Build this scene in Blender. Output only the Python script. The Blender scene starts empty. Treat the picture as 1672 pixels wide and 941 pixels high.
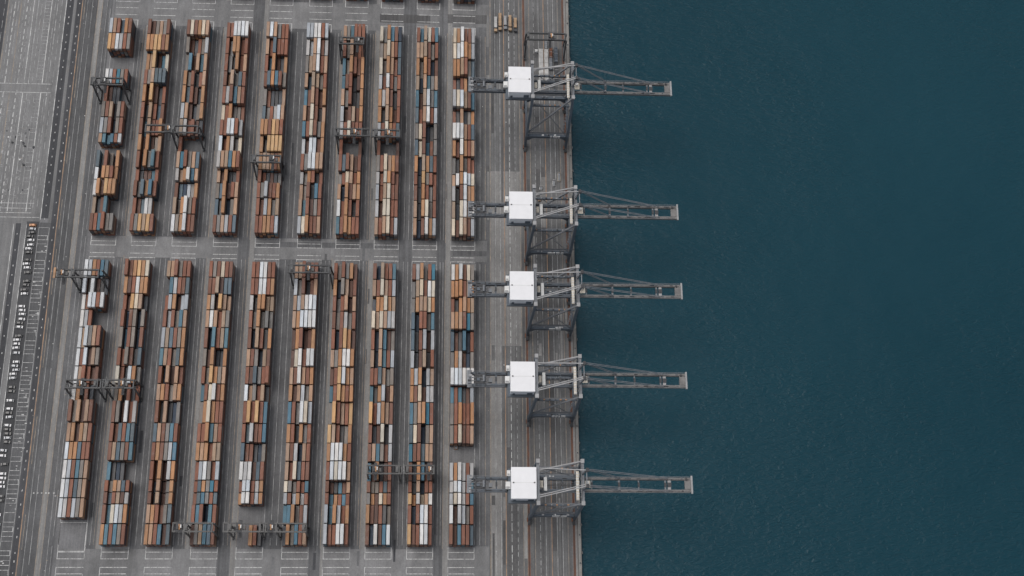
import bpy, math, random
import numpy as np
from mathutils import Vector, Matrix
rnd = random.Random(7)
sc = bpy.context.scene
COL = bpy.data.collections.new("terminal"); sc.collection.children.link(COL)

# ------------------------------------------------------------------ camera (solved from the lines of the quay and the yard)
CAM_H = 872.0
PITCH, YAW, ROLL, FPX = -0.33676791, 0.05876288, -0.01310753, 2121.957
def cam_matrix():
    ca, sa = math.cos(PITCH), math.sin(PITCH); cb, sb = math.cos(YAW), math.sin(YAW); cg, sg = math.cos(ROLL), math.sin(ROLL)
    Rx = np.array([[1,0,0],[0,ca,-sa],[0,sa,ca]]); Ry = np.array([[cb,0,sb],[0,1,0],[-sb,0,cb]]); Rz = np.array([[cg,-sg,0],[sg,cg,0],[0,0,1]])
    return Rz @ Ry @ Rx
RM = cam_matrix()
def at(px, py, z=0.0):
    """surveyed photo point -> metres on the level plane z"""
    v = RM.T @ np.array([(px-836)/FPX, -(py-470.5)/FPX, -1.0])
    t = (CAM_H - z) / -v[2]
    return float(v[0]*t), float(v[1]*t)
cd = bpy.data.cameras.new("camera"); cam = bpy.data.objects.new("camera", cd); COL.objects.link(cam)
cd.sensor_width = 36; cd.lens = FPX/1672*36; cd.clip_start = 1; cd.clip_end = 20000
m4 = Matrix.Identity(4)
for i in range(3):
    for j in range(3): m4[i][j] = RM.T[i][j]
m4[2][3] = CAM_H
cam.matrix_world = m4
sc.camera = cam

# ------------------------------------------------------------------ materials
def nmat(name):
    m = bpy.data.materials.new(name); m.use_nodes = True
    nt = m.node_tree
    return m, nt, nt.nodes["Principled BSDF"]
def N(nt, t, **kw):
    n = nt.nodes.new(t)
    for k, v in kw.items(): setattr(n, k, v)
    return n
def mathn(nt, op, a, b=None):
    n = N(nt, "ShaderNodeMath", operation=op)
    for i, v in enumerate((a, b)):
        if v is None: continue
        if isinstance(v, (int, float)): n.inputs[i].default_value = v
        else: nt.links.new(v, n.inputs[i])
    return n.outputs[0]
def noise(nt, vec_scale, detail=3, rough=0.55, seed=0.0, coord="pos"):
    g = N(nt, "ShaderNodeNewGeometry").outputs["Position"] if coord == "pos" else N(nt, "ShaderNodeTexCoord").outputs["Object"]
    mp = N(nt, "ShaderNodeMapping"); nt.links.new(g, mp.inputs[0])
    mp.inputs["Scale"].default_value = vec_scale; mp.inputs["Location"].default_value = (seed*13.7, seed*7.1, seed*3.3)
    n = N(nt, "ShaderNodeTexNoise"); nt.links.new(mp.outputs[0], n.inputs["Vector"])
    n.inputs["Scale"].default_value = 1.0; n.inputs["Detail"].default_value = detail; n.inputs["Roughness"].default_value = rough
    return n.outputs["Fac"]
def maprange(nt, v, a, b, c, d):
    n = N(nt, "ShaderNodeMapRange"); nt.links.new(v, n.inputs[0])
    for i, x in enumerate((a, b, c, d)): n.inputs[i+1].default_value = x
    return n.outputs[0]
def mixc(nt, fac, a, b):
    n = N(nt, "ShaderNodeMix", data_type="RGBA")
    if isinstance(fac, (int, float)): n.inputs["Factor"].default_value = fac
    else: nt.links.new(fac, n.inputs["Factor"])
    for s, v in (("A", a), ("B", b)):
        i = [x for x in n.inputs if x.name == s and x.type == "RGBA"][0]
        if isinstance(v, tuple): i.default_value = (*v, 1)
        else: nt.links.new(v, i)
    return [x for x in n.outputs if x.type == "RGBA"][0]
def scalec(nt, c, f):
    n = N(nt, "ShaderNodeVectorMath", operation="SCALE")
    if isinstance(c, tuple): n.inputs[0].default_value = c
    else: nt.links.new(c, n.inputs[0])
    nt.links.new(f, n.inputs["Scale"])
    return n.outputs[0]
def paved(name, col, seed, streak=0.35, mott=0.3, stain=0.5, rough=0.9):
    m, nt, b = nmat(name)
    big = maprange(nt, noise(nt, (0.018, 0.012, 1), 4, seed=seed), 0.3, 0.7, 1-mott*0.7, 1+mott*0.7)
    mid = maprange(nt, noise(nt, (0.16, 0.09, 1), 5, 0.65, seed+1), 0.3, 0.7, 1-mott*0.5, 1+mott*0.5)
    st = maprange(nt, noise(nt, (0.75, 0.006, 1), 4, 0.6, seed+2), 0.3, 0.7, 1-streak*0.5, 1+streak*0.5)
    fine = maprange(nt, noise(nt, (1.3, 0.9, 1), 2, 0.6, seed+3), 0.25, 0.75, 0.86, 1.14)
    f = mathn(nt, "MULTIPLY", mathn(nt, "MULTIPLY", big, mid), mathn(nt, "MULTIPLY", st, fine))
    sp = maprange(nt, noise(nt, (0.11, 0.05, 1), 3, 0.6, seed+4), 0.66, 0.78, 0, stain)
    c = scalec(nt, col, f)
    c = mixc(nt, sp, c, tuple(x*0.55 for x in col))
    rustp = maprange(nt, noise(nt, (0.05, 0.02, 1), 6, 0.75, seed+5), 0.62, 0.8, 0, 0.35)
    c = mixc(nt, rustp, c, (col[0]*1.35, col[1]*1.08, col[2]*0.85))
    nt.links.new(c, b.inputs["Base Color"]); b.inputs["Roughness"].default_value = rough
    b.inputs["Specular IOR Level"].default_value = 0.2
    return m
def painted_line(name, col, under, wear, seed):
    m, nt, b = nmat(name)
    w = maprange(nt, noise(nt, (0.9, 0.22, 1), 5, 0.7, seed), 0.5-wear*0.25, 0.72-wear*0.2, 0.0, 0.9)
    w2 = maprange(nt, noise(nt, (0.02, 0.03, 1), 3, 0.6, seed+2), 0.35, 0.7, 0, 0.55*wear)
    w = mathn(nt, "MINIMUM", mathn(nt, "ADD", w, w2), 0.92)
    nt.links.new(mixc(nt, w, col, under), b.inputs["Base Color"]); b.inputs["Roughness"].default_value = 0.8
    return m
def metal_paint(name, col, seed, rough=0.6, rust=0.25, var=0.18):
    m, nt, b = nmat(name)
    f = maprange(nt, noise(nt, (0.25, 0.25, 0.25), 4, 0.6, seed), 0.3, 0.7, 1-var, 1+var)
    c = scalec(nt, col, f)
    r = maprange(nt, noise(nt, (0.9, 0.9, 0.4), 5, 0.7, seed+1), 0.62, 0.74, 0, rust)
    nt.links.new(mixc(nt, r, c, (0.12, 0.06, 0.035)), b.inputs["Base Color"])
    b.inputs["Roughness"].default_value = rough
    return m
M = {}
M['yard']   = paved("yard_asphalt", (0.145,0.145,0.149), 1)
M['lane']   = paved("lane_asphalt", (0.112,0.113,0.117), 2, 0.4)
M['road']   = paved("road_asphalt", (0.098,0.099,0.102), 3, 0.4)
M['darkroad'] = paved("dark_asphalt", (0.062,0.063,0.068), 4, 0.25, 0.25)
M['strip']  = paved("runway_concrete", (0.215,0.212,0.208), 5, 0.3, 0.22)
M['aisle']  = paved("aisle_concrete", (0.178,0.178,0.180), 6, 0.15, 0.35)
M['apron']  = paved("apron_asphalt", (0.124,0.124,0.125), 7, 0.55)
M['apronlight'] = paved("apron_concrete", (0.195,0.192,0.188), 8, 0.35)
M['aprondark'] = paved("apron_dark_asphalt", (0.098,0.097,0.098), 9, 0.4)
M['lot']    = paved("lot_concrete", (0.168,0.168,0.169), 10, 0.25, 0.25)
M['carbay'] = paved("bay_asphalt", (0.060,0.061,0.064), 11, 0.3)
M['cope']   = paved("quay_coping", (0.20,0.195,0.185), 12, 0.3)
M['wall']   = paved("quay_concrete", (0.16,0.155,0.15), 13, 0.2)
M['white']  = painted_line("white_road_paint", (0.62,0.62,0.61), (0.17,0.17,0.17), 0.35, 21)
M['whiteold'] = painted_line("faded_white_paint", (0.42,0.42,0.42), (0.15,0.15,0.15), 0.5, 22)
M['tan']    = painted_line("faded_yellow_paint", (0.38,0.30,0.22), (0.16,0.15,0.14), 0.6, 23)
M['orange'] = painted_line("orange_road_paint", (0.40,0.245,0.145), (0.16,0.13,0.11), 0.35, 24)
M['rustline'] = painted_line("rust_stain", (0.20,0.075,0.035), (0.09,0.05,0.04), 0.5, 25)
M['rail']   = metal_paint("rail_steel", (0.035,0.024,0.02), 26)
M['steel']  = metal_paint("grey_crane_paint", (0.150,0.160,0.175), 31, 0.55, 0.2)
M['steellight'] = metal_paint("pale_grey_crane_paint", (0.27,0.27,0.275), 32, 0.55, 0.25)
M['boom'] = metal_paint("weathered_boom_paint", (0.150,0.145,0.142), 45, 0.6, 0.45, 0.3)
M['steeldark'] = metal_paint("slate_crane_paint", (0.062,0.078,0.098), 33, 0.55, 0.15)
M['steelblue'] = metal_paint("blue_grey_crane_paint", (0.10,0.125,0.155), 34, 0.55, 0.15)
M['rtg']    = metal_paint("charcoal_crane_paint", (0.054,0.057,0.061), 35, 0.55, 0.2)
M['rtglight'] = metal_paint("worn_crane_paint", (0.088,0.087,0.086), 36, 0.55, 0.3)
M['machine'] = metal_paint("machinery_dark", (0.035,0.036,0.04), 37)
M['orangemetal'] = metal_paint("orange_machinery", (0.33,0.18,0.09), 38, 0.55, 0.35, 0.3)
M['roofwhite'] = metal_paint("white_roof_sheet", (0.70,0.70,0.715), 39, 0.5, 0.03, 0.03)
M['wallgrey'] = metal_paint("house_wall_paint", (0.74,0.77,0.81), 40, 0.5, 0.06, 0.05)
M['offwhite'] = metal_paint("offwhite_paint", (0.58,0.58,0.57), 41, 0.5, 0.2, 0.12)
M['panelgrey'] = metal_paint("dirty_panel_paint", (0.40,0.395,0.385), 46, 0.6, 0.5, 0.25)
M['bedtan'] = metal_paint("weathered_tan_paint", (0.30,0.205,0.125), 47, 0.6, 0.5, 0.3)
M['cream']  = metal_paint("cream_paint", (0.55,0.50,0.42), 42, 0.5, 0.3, 0.12)
M['rubber'] = metal_paint("black_rubber", (0.018,0.018,0.019), 43, 0.9, 0.0)
M['glass']  = nmat("dark_glass")[0]
gb = M['glass'].node_tree.nodes["Principled BSDF"]; gb.inputs["Base Color"].default_value = (0.012,0.016,0.02,1); gb.inputs["Roughness"].default_value = 0.08
for k, c in (('carwhite',(0.52,0.52,0.53)),('carsilver',(0.36,0.37,0.39)),('carblack',(0.02,0.02,0.024)),('carorange',(0.5,0.2,0.06))):
    M[k] = metal_paint(k[3:]+"_car_paint", c, 44, 0.3, 0.0, 0.03)

def container_mat():
    m, nt, b = nmat("container_paint")
    a = N(nt, "ShaderNodeAttribute", attribute_name="tint")
    f = maprange(nt, noise(nt, (0.5, 0.16, 0.5), 5, 0.65, 51), 0.3, 0.72, 0.80, 1.16)
    fs = maprange(nt, noise(nt, (2.6, 0.10, 1), 3, 0.6, 52), 0.3, 0.7, 0.84, 1.14)
    c = scalec(nt, a.outputs["Color"], mathn(nt, "MULTIPLY", f, fs))
    r = maprange(nt, noise(nt, (0.55, 0.3, 0.5), 6, 0.75, 53), 0.60, 0.74, 0, 0.42)
    c = mixc(nt, r, c, (0.17, 0.085, 0.05))
    d = maprange(nt, noise(nt, (0.3, 0.2, 0.4), 4, 0.6, 54), 0.58, 0.75, 0, 0.25)
    c = mixc(nt, d, c, (0.30, 0.29, 0.28))
    nt.links.new(c, b.inputs["Base Color"]); b.inputs["Roughness"].default_value = 0.62
    b.inputs["Specular IOR Level"].default_value = 0.3
    # pressed roof and wall corrugation
    g = N(nt, "ShaderNodeNewGeometry"); w = N(nt, "ShaderNodeTexWave", wave_type="BANDS", bands_direction="Y")
    w.inputs["Scale"].default_value = 0.95; nt.links.new(g.outputs["Position"], w.inputs["Vector"])
    bp = N(nt, "ShaderNodeBump"); bp.inputs["Strength"].default_value = 0.12; bp.inputs["Distance"].default_value = 0.03
    nt.links.new(w.outputs["Fac"], bp.inputs["Height"]); nt.links.new(bp.outputs[0], b.inputs["Normal"])
    return m
M['container'] = container_mat()

def water_mat():
    m, nt, b = nmat("harbour_water")
    big = maprange(nt, noise(nt, (0.004, 0.003, 1), 4, 0.55, 61), 0.3, 0.7, 0.0, 1.0)
    c = mixc(nt, big, (0.0040,0.0325,0.0480), (0.0065,0.0410,0.0590))
    nt.links.new(c, b.inputs["Base Color"]); b.inputs["Roughness"].default_value = 0.30; b.inputs["IOR"].default_value = 1.33; b.inputs["Specular IOR Level"].default_value = 0.34
    g = N(nt, "ShaderNodeNewGeometry").outputs["Position"]
    mp = N(nt, "ShaderNodeMapping"); nt.links.new(g, mp.inputs[0]); mp.inputs["Rotation"].default_value = (0,0,math.radians(-28)); mp.inputs["Scale"].default_value = (0.17,0.42,1)
    n1 = N(nt, "ShaderNodeTexNoise"); nt.links.new(mp.outputs[0], n1.inputs["Vector"]); n1.inputs["Scale"].default_value = 1; n1.inputs["Detail"].default_value = 4; n1.inputs["Roughness"].default_value = 0.55; n1.inputs["Distortion"].default_value = 0.9
    gust = maprange(nt, noise(nt, (0.006, 0.004, 1), 3, 0.5, 63), 0.3, 0.7, 0.15, 1.3)
    h = mathn(nt, "MULTIPLY", n1.outputs["Fac"], gust)
    swell = noise(nt, (0.03, 0.045, 1), 2, 0.5, 64)
    h = mathn(nt, "ADD", h, mathn(nt, "MULTIPLY", swell, 1.2))
    bp = N(nt, "ShaderNodeBump"); bp.inputs["Strength"].default_value = 1.0; bp.inputs["Distance"].default_value = 0.85
    nt.links.new(h, bp.inputs["Height"]); nt.links.new(bp.outputs[0], b.inputs["Normal"])
    return m
M['water'] = water_mat()

# ------------------------------------------------------------------ mesh builder
class MB:
    def __init__(s): s.v = []; s.f = []; s.m = []; s.mats = []; s.t = []
    def mi(s, mat):
        if mat not in s.mats: s.mats.append(mat)
        return s.mats.index(mat)
    def face(s, pts, mat, tint=None):
        n = len(s.v); s.v += [tuple(p) for p in pts]; s.f.append(tuple(range(n, n+len(pts)))); s.m.append(s.mi(mat)); s.t.append(tint)
    def hexa(s, b, t, mat, tint=None, bottom=True):
        n = len(s.v); s.v += [tuple(p) for p in b] + [tuple(p) for p in t]; k = s.mi(mat)
        fs = [(4,5,6,7), (0,1,5,4), (1,2,6,5), (2,3,7,6), (3,0,4,7)]
        if bottom: fs.append((3,2,1,0))
        for f in fs: s.f.append(tuple(n+i for i in f)); s.m.append(k); s.t.append(tint)
    def box(s, x0, x1, y0, y1, z0, z1, mat, tint=None, bottom=True):
        s.hexa([(x0,y0,z0),(x1,y0,z0),(x1,y1,z0),(x0,y1,z0)], [(x0,y0,z1),(x1,y0,z1),(x1,y1,z1),(x0,y1,z1)], mat, tint, bottom)
    def beam(s, p, q, w, h, mat, w2=None, h2=None):
        p, q = Vector(p), Vector(q); d = (q-p).normalized()
        up = Vector((0,0,1)) if abs(d.z) < 0.9 else Vector((0,1,0))
        r = d.cross(up).normalized(); u = r.cross(d).normalized()
        w2 = w if w2 is None else w2; h2 = h if h2 is None else h2
        a = [p-r*w/2-u*h/2, p+r*w/2-u*h/2, p+r*w/2+u*h/2, p-r*w/2+u*h/2]
        c = [q-r*w2/2-u*h2/2, q+r*w2/2-u*h2/2, q+r*w2/2+u*h2/2, q-r*w2/2+u*h2/2]
        s.hexa(a, c, mat)
    def cyl(s, p, q, r, mat, n=8):
        p, q = Vector(p), Vector(q); d = (q-p).normalized()
        up = Vector((0,0,1)) if abs(d.z) < 0.9 else Vector((1,0,0))
        a = d.cross(up).normalized(); b = a.cross(d)
        A = [p+(a*math.cos(2*math.pi*i/n)+b*math.sin(2*math.pi*i/n))*r for i in range(n)]
        B = [x+(q-p) for x in A]
        for i in range(n):
            j = (i+1) % n; s.face([A[i], A[j], B[j], B[i]], mat)
        s.face(B, mat); s.face(A[::-1], mat)
    def sheet(s, x0, x1, y0, y1, z, mat): s.face([(x0,y0,z),(x1,y0,z),(x1,y1,z),(x0,y1,z)], mat)
    def mesh(s, name):
        me = bpy.data.meshes.new(name); me.from_pydata(s.v, [], s.f)
        for k in s.mats: me.materials.append(M[k])
        me.polygons.foreach_set("material_index", s.m)
        if any(t is not None for t in s.t):
            at_ = me.color_attributes.new("tint", "FLOAT_COLOR", "CORNER")
            buf = []
            for p, t in zip(me.polygons, s.t): buf += list((*(t or (0.2,0.2,0.2)), 1))*p.loop_total
            at_.data.foreach_set("color", buf)
        me.update(); return me
    def build(s, name, parent=None):
        o = bpy.data.objects.new(name, s.mesh(name)); COL.objects.link(o)
        if parent: o.parent = parent
        return o
def tag(o, label, cat=None, group=None, kind=None):
    o["label"] = label
    if cat: o["category"] = cat
    if group: o["group"] = group
    if kind: o["kind"] = kind
    return o
def structure(mb, name, label):
    o = mb.build(name); o["kind"] = "structure"; o["label"] = label; o["category"] = name.replace("_", " "); return o
def empty(name, loc, label, cat, group=None, rz=0):
    o = bpy.data.objects.new(name, None); COL.objects.link(o); o.location = loc; o.rotation_euler = (0,0,rz); o.empty_display_size = 1
    return tag(o, label, cat, group)
def copy_tree(src, loc, label, rz=None):
    r = src.copy(); COL.objects.link(r); r.location = loc; r["label"] = label
    if rz is not None: r.rotation_euler = (0,0,rz)
    for ch in src.children:
        c = ch.copy(); COL.objects.link(c); c.parent = r
        for g in ch.children:
            d = g.copy(); COL.objects.link(d); d.parent = c
    return r
ORD = ["zeroth","first","second","third","fourth","fifth","sixth","seventh","eighth","ninth","tenth","eleventh","twelfth","thirteenth","fourteenth","fifteenth","sixteenth","seventeenth"]

# ------------------------------------------------------------------ setting
QX = 99.5
SW = 16.1                                   # width of a stack block, six containers
XL = [-243.0,-215.0,-186.5,-157.5,-128.1,-98.3,-71.1,-43.8,-16.4,11.0]
g = MB(); g.sheet(-4000, QX-2.0, -4000, 4500, 0, 'yard')
structure(g, "ground", "grey asphalt ground of the container terminal")
w = MB(); w.sheet(QX-0.3, 6000, -5000, 6000, -3.2, 'water')
structure(w, "water", "dark teal rippled harbour water beside the quay")
q = MB()
q.box(QX-2.0, QX, -4000, 4500, -9, 0.16, 'cope'); q.box(QX-0.25, QX-0.02, -4000, 4500, 0.1605, 0.30, 'cope')
structure(q, "quay_edge", "pale concrete coping along the water's edge")

YS0, YS1 = 60, 640
Z1, Z2, Z3 = 0.012, 0.024, 0.036
a = MB()
# truck lanes, runways between the stack blocks
lane, strips = MB(), MB()
STRIP = {1:3.4, 3:3.2, 4:3.2, 7:3.0, 9:3.2, 6:1.6}
for i, x in enumerate(XL):
    xr = (XL[i-1]+SW) if i else -252.0
    sw = STRIP.get(i, 0)
    l0 = xr+1.3; l1 = x-1.0-sw
    if i: lane.sheet(l0, l1, YS0, YS1, Z1, 'lane')
    if sw: strips.sheet(l1+0.05, x-0.75, YS0, YS1, Z1, 'strip')
lane.sheet(XL[-1]+SW+1.0, 38.2, YS0, YS1, Z1, 'lane')
structure(lane, "lane", "dark asphalt truck lanes between the stack blocks")
strips.sheet(-256.6, -253.6, YS0, YS1, Z1, 'strip')
structure(strips, "crane_runway", "pale concrete runways beside the stack blocks")
ap = MB(); ap.sheet(38.3, QX-2.05, YS0, YS1, Z1, 'apron')
ap.sheet(39.2, 46.2, 60, 262, Z2, 'apronlight'); ap.sheet(39.2, 61.2, 262.2, 396, Z2, 'apronlight')
for x0, x1, y0, y1 in ((69.0,72.0,455,560),(72.6,75.7,360,441),(83.9,87.0,300,345),(76.3,79.7,330,400),(50,52.9,100,190),(53.5,56.9,60,175),(66.0,68.4,150,390),(80.2,83.2,120,330),(91.2,94.0,60,540)):
    ap.sheet(x0, x1, y0, y1, Z2 if x0 > 62 else Z3, rnd.choice(['aprondark','apron','aprondark']))
ap.sheet(76.2, 79.8, 352, 392, Z3, 'apronlight'); ap.sheet(95.6, QX-2.06, 60, 640, Z2, 'apronlight')
structure(ap, "quay_apron", "striped grey quay apron under the ship cranes")
ai = MB()
for i, x in enumerate(XL):
    ai.sheet(x-0.6, x+SW+0.6, 324.6, 338.6, Z2, 'aisle'); ai.sheet(x-0.6, x+SW+0.6, 60, 121.2, Z2, 'aisle'); ai.sheet(x-0.6, x+SW+0.6, 510.5, 534, Z2, 'aisle')
    if i and i not in (4, 8, 9): ai.sheet(XL[i-1]+SW+0.7, x-0.7, 324.6, 340.5, Z2, 'aisle'); ai.sheet(XL[i-1]+SW+0.7, x-0.7, 511, 534, Z2, 'aisle')
    if i and i not in (4, 6, 9): ai.sheet(XL[i-1]+SW+0.7, x-0.7, 60, 121, Z2, 'aisle')
ai.sheet(27.9, 36.5, 324.6, 341, Z2, 'aisle'); ai.sheet(27.9, 38, 516, 536, Z2, 'aisle'); ai.sheet(27.9, 38, 60, 123, Z2, 'aisle')
ai.sheet(-45, -6.6, 518.2, 525.6, Z3, 'aprondark'); ai.sheet(6.5, 36.5, 519, 526.8, Z3, 'aprondark'); ai.sheet(-128, -14, 333.8, 337.8, Z3, 'lane'); ai.sheet(12, 36.4, 329, 333, Z3, 'lane')
structure(ai, "cross_aisle", "paler concrete cross aisles between the yard's stack blocks")
# west road and lots
rd = MB()
rd.sheet(-268.2, -256.9, YS0, YS1, Z1, 'road'); rd.sheet(-253.5, -246.0, YS0, YS1, Z1, 'lane')
rd.sheet(-272.6, -268.9, YS0, YS1, Z1, 'darkroad'); rd.sheet(-280.2, -274.9, 353, YS1, Z1, 'darkroad'); rd.sheet(-296.8, -293.2, YS0, 349, Z1, 'darkroad')
rd.sheet(-345, -323.4, 452, YS1, Z1, 'darkroad')
structure(rd, "road", "dark asphalt road along the west side of the yard")
lt = MB(); lt.sheet(-420, -280.4, 350, YS1, 0.006, 'lot'); lt.sheet(-274.8, -272.7, 350, YS1, 0.007, 'lot'); lt.sheet(-273.35, -272.65, YS0, 349.8, 0.006, 'road'); lt.sheet(-420, -289.4, YS0, 349.8, 0.006, 'lot')
lt.sheet(-280.4, -273.4, YS0, 349.8, 0.006, 'road')
structure(lt, "parking_lot", "pale grey parking lot west of the road")
cb = MB(); cb.sheet(-289.2, -280.6, 60, 350.5, Z2, 'carbay'); structure(cb, "car_bays", "black strip of car bays beside the west road")

# painted markings
ln = MB()
def vline(x, y0, y1, w, mat, dash=None, gap=0, z=Z3+0.012):
    if dash is None: ln.sheet(x-w/2, x+w/2, y0, y1, z, mat); return
    y = y0
    while y < y1:
        L = dash*rnd.uniform(0.7, 1.25); ln.sheet(x-w/2, x+w/2, y, min(y+L, y1), z, mat); y += L+gap*rnd.uniform(0.6, 1.5)
def hline(y, x0, x1, w, mat, z=Z3+0.016): ln.sheet(x0, x1, y-w/2, y+w/2, z, mat)
def obox(x0, x1, y0, y1, w, mat):
    hline(y0, x0, x1, w, mat); hline(y1, x0, x1, w, mat)
    vline(x0, y0+w/2+.01, y1-w/2-.01, w, mat); vline(x1, y0+w/2+.01, y1-w/2-.01, w, mat)
for x, mat, w, d in ((28.2,'whiteold',.3,None),(31.5,'whiteold',.3,None),(35.3,'tan',.4,None),(39.0,'tan',.5,None),(42.6,'whiteold',.3,None),(46.3,'whiteold',.42,None),(49.3,'orange',.5,None),(53.2,'white',.38,5),(57.3,'whiteold',.36,3),
             (61.0,'tan',.4,None),(63.6,'tan',.3,None),(68.7,'tan',.4,None),(72.3,'whiteold',.36,4),(76.0,'whiteold',.36,None),(79.9,'orange',.5,None),(83.6,'whiteold',.4,None),(87.2,'whiteold',.42,None),(90.9,'tan',.36,None)):
    hi = 508 if x < 36 else YS1
    if x < 36:
        for y0, y1 in ((124, 323), (342, 508)): vline(x, y0, y1, w, mat)
    else: vline(x, 60, hi, w, mat, d, 2.0 if d else 0)
for i, x in enumerate(XL):
    xr = x+SW
    for y0, y1 in ((123.4, 324), (341, 508)):
        vline(xr+0.75, y0, y1, .36, 'whiteold'); vline(x-0.65, y0, y1, .36, 'tan' if i in STRIP else 'whiteold')
        if i in STRIP: vline(x-1.1-STRIP[i], y0-2, y1+2, .42, 'tan')
        n = XL[i+1] if i < 9 else 38
        l1 = n-1.0-(STRIP.get(i+1, 0) if i < 9 else 0)
        if i < 9:
            vline(xr+1.3+(l1-xr-1.3)*0.36, y0, y1, .34, 'whiteold'); vline(xr+1.3+(l1-xr-1.3)*0.72, y0, y1, .34, 'whiteold' if i % 3 else 'tan')
    xa, xb = x-0.45, xr+0.7
    def ubox(ys, ye, ww=.42):
        hline(ye, xa-ww/2, xb+ww/2, ww, 'white'); vline(xa, min(ys, ye), max(ys, ye), .38, 'white'); vline(xb, min(ys, ye), max(ys, ye), .38, 'white')
    ubox(340.4, at(425, 404)[1]); hline(at(425, 397.4)[1], xa+.3, xb-.3, .4, 'white')
    hline(at(425, 416.5)[1], xa+.2, xb-.2, .42, 'white'); ubox(322.9, at(425, 423.4)[1])
    ubox(122.2, at(425, 913)[1]); hline(at(425, 902)[1], xa+.3, xb-.3, .4, 'white')
    hline(at(425, 926.8)[1], xa-.2, xb+.2, .42, 'white'); hline(at(425, 937.3)[1], xa+.3, xb-.3, .4, 'white'); vline(xa, 95, at(425, 926.8)[1], .36, 'white'); vline(xb, 95, at(425, 937.3)[1], .36, 'whiteold')
    ubox(536.5, at(520, 10.6)[1]); hline(at(520, 20.6)[1], xa+.2, xb-.2, .42, 'white'); hline(at(520, 31.8)[1], xa+.2, xb-.2, .42, 'white'); ubox(508.5, at(520, 40.3)[1])
obox(XL[0]-0.6, XL[0]+SW+.4, 119.5, 138.2, .35, 'white')
for x, mat, w, d in ((-268.5,'orange',.55,None),(-264.6,'whiteold',.3,None),(-261.0,'whiteold',.28,60),(-256.8,'tan',.45,None),(-253.5,'tan',.4,None),(-250.0,'whiteold',.26,None),(-247.4,'whiteold',.26,30)):
    vline(x, YS0, YS1, w, mat, d, 6 if d else 0)
vline(-266.6, 60, YS1, .35, 'tan', 30, 25)
for x in (-270.6, -277.4): vline(x, 352 if x < -275 else YS0, YS1, .5, 'white', 1.3, 6.5)
vline(-295.1, YS0, 348, .5, 'white', 1.0, 8)
for x in (-280.3,): vline(x, 352, YS1, .5, 'white')
for x in (-289.3, -298.2): vline(x, YS0, 348.5, .4, 'white')
for x in (-292.9, -280.6, -273.3): vline(x, YS0, 346, .32, 'whiteold')
for x, mat, d in ((-322.6,'tan',None),(-317.9,'white',5),(-313.4,'tan',None),(-308.8,'white',4),(-304.0,'white',None),(-300.9,'whiteold',None),(-291.0,'white',None),(-286.6,'whiteold',9)):
    for y0, y1 in ((460, YS1), (358 if x > -312 else 366, 452)): vline(x, y0, y1, .55, mat, d, 2.0)
for y0, y1 in ((463, 536), (372, 449)):
    vline(-295.6, y0, y1, .35, 'whiteold')
    y = y0
    while y < y1:
        hline(y, -295.4, -291.2, .4, 'whiteold'); y += 3.0 if y0 > 460 else 3.0*rnd.choice((1, 1, 2))
for y, x0, x1 in ((459.5,-330,-284),(452.4,-330,-284),(364.4,-312,-286),(360.5,-314,-288),(357.0,-315,-287),(353.6,-315,-281)): hline(y, x0, x1, .36, 'white')
for x0 in (-325.5, -320.2, -315.5, -311.0, -306.4, -298.2, -288.4, -283.6):
    vline(x0, 362, 451, .34, 'whiteold', 6, 3); vline(x0, 461, YS1, .34, 'whiteold', 8, 3)
for k in range(90):
    yy = rnd.uniform(366, 448); xx = rnd.choice((-317.9, -313.4, -308.8, -304, -300.9)); hline(yy, xx, xx+rnd.uniform(.8, 3.0), .4, 'whiteold', Z3+.018)
y = 346.0; k = 0
while y > 66:
    hline(y, -280.4, -273.6, .3, 'white' if k % 3 else 'whiteold')
    if k % 4 == 1: vline(-273.9, y-3.0, y, .3, 'white')
    y -= 3.1*rnd.choice((1, 1, 1, 2)); k += 1
for k in range(40):
    yy = rnd.uniform(70, 340); xx = rnd.uniform(-280, -274); hline(yy, xx, xx+rnd.uniform(.6, 2), rnd.uniform(.4, .9), 'white', Z3+.02)
for k in range(60):
    xx, yy = rnd.choice([(rnd.uniform(30, 60), rnd.uniform(100, 520)), (rnd.uniform(-318, -286), rnd.uniform(356, 530)), (rnd.uniform(-272, -246), rnd.uniform(80, 530))])
    hline(yy, xx, xx+rnd.uniform(.4, 1.1), rnd.uniform(.3, .8), rnd.choice(['white','tan','whiteold']), Z3+.02)
for xx in (-263.5,-260.9,-258.4,-255.6,-253.8,-250.5): hline(157.5, xx, xx+.9, .8, 'white', Z3+.024)
structure(ln, "lane_markings", "worn white and yellow painted lines on the ground")
rl = MB()
for x in (64.6, 94.8):
    rl.sheet(x-0.75, x+0.75, -600, 1200, Z3+.03, 'rustline'); rl.sheet(x-.30, x+.14, -600, 1200, Z3+.042, 'rail'); rl.box(x-.06, x+.06, -600, 1200, Z3+.04, Z3+.13, 'rail')
rl.sheet(QX-2.35, QX-2.06, -600, 1200, Z3+.03, 'rail')
structure(rl, "crane_rails", "two rust stained crane rails along the quay")

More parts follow.
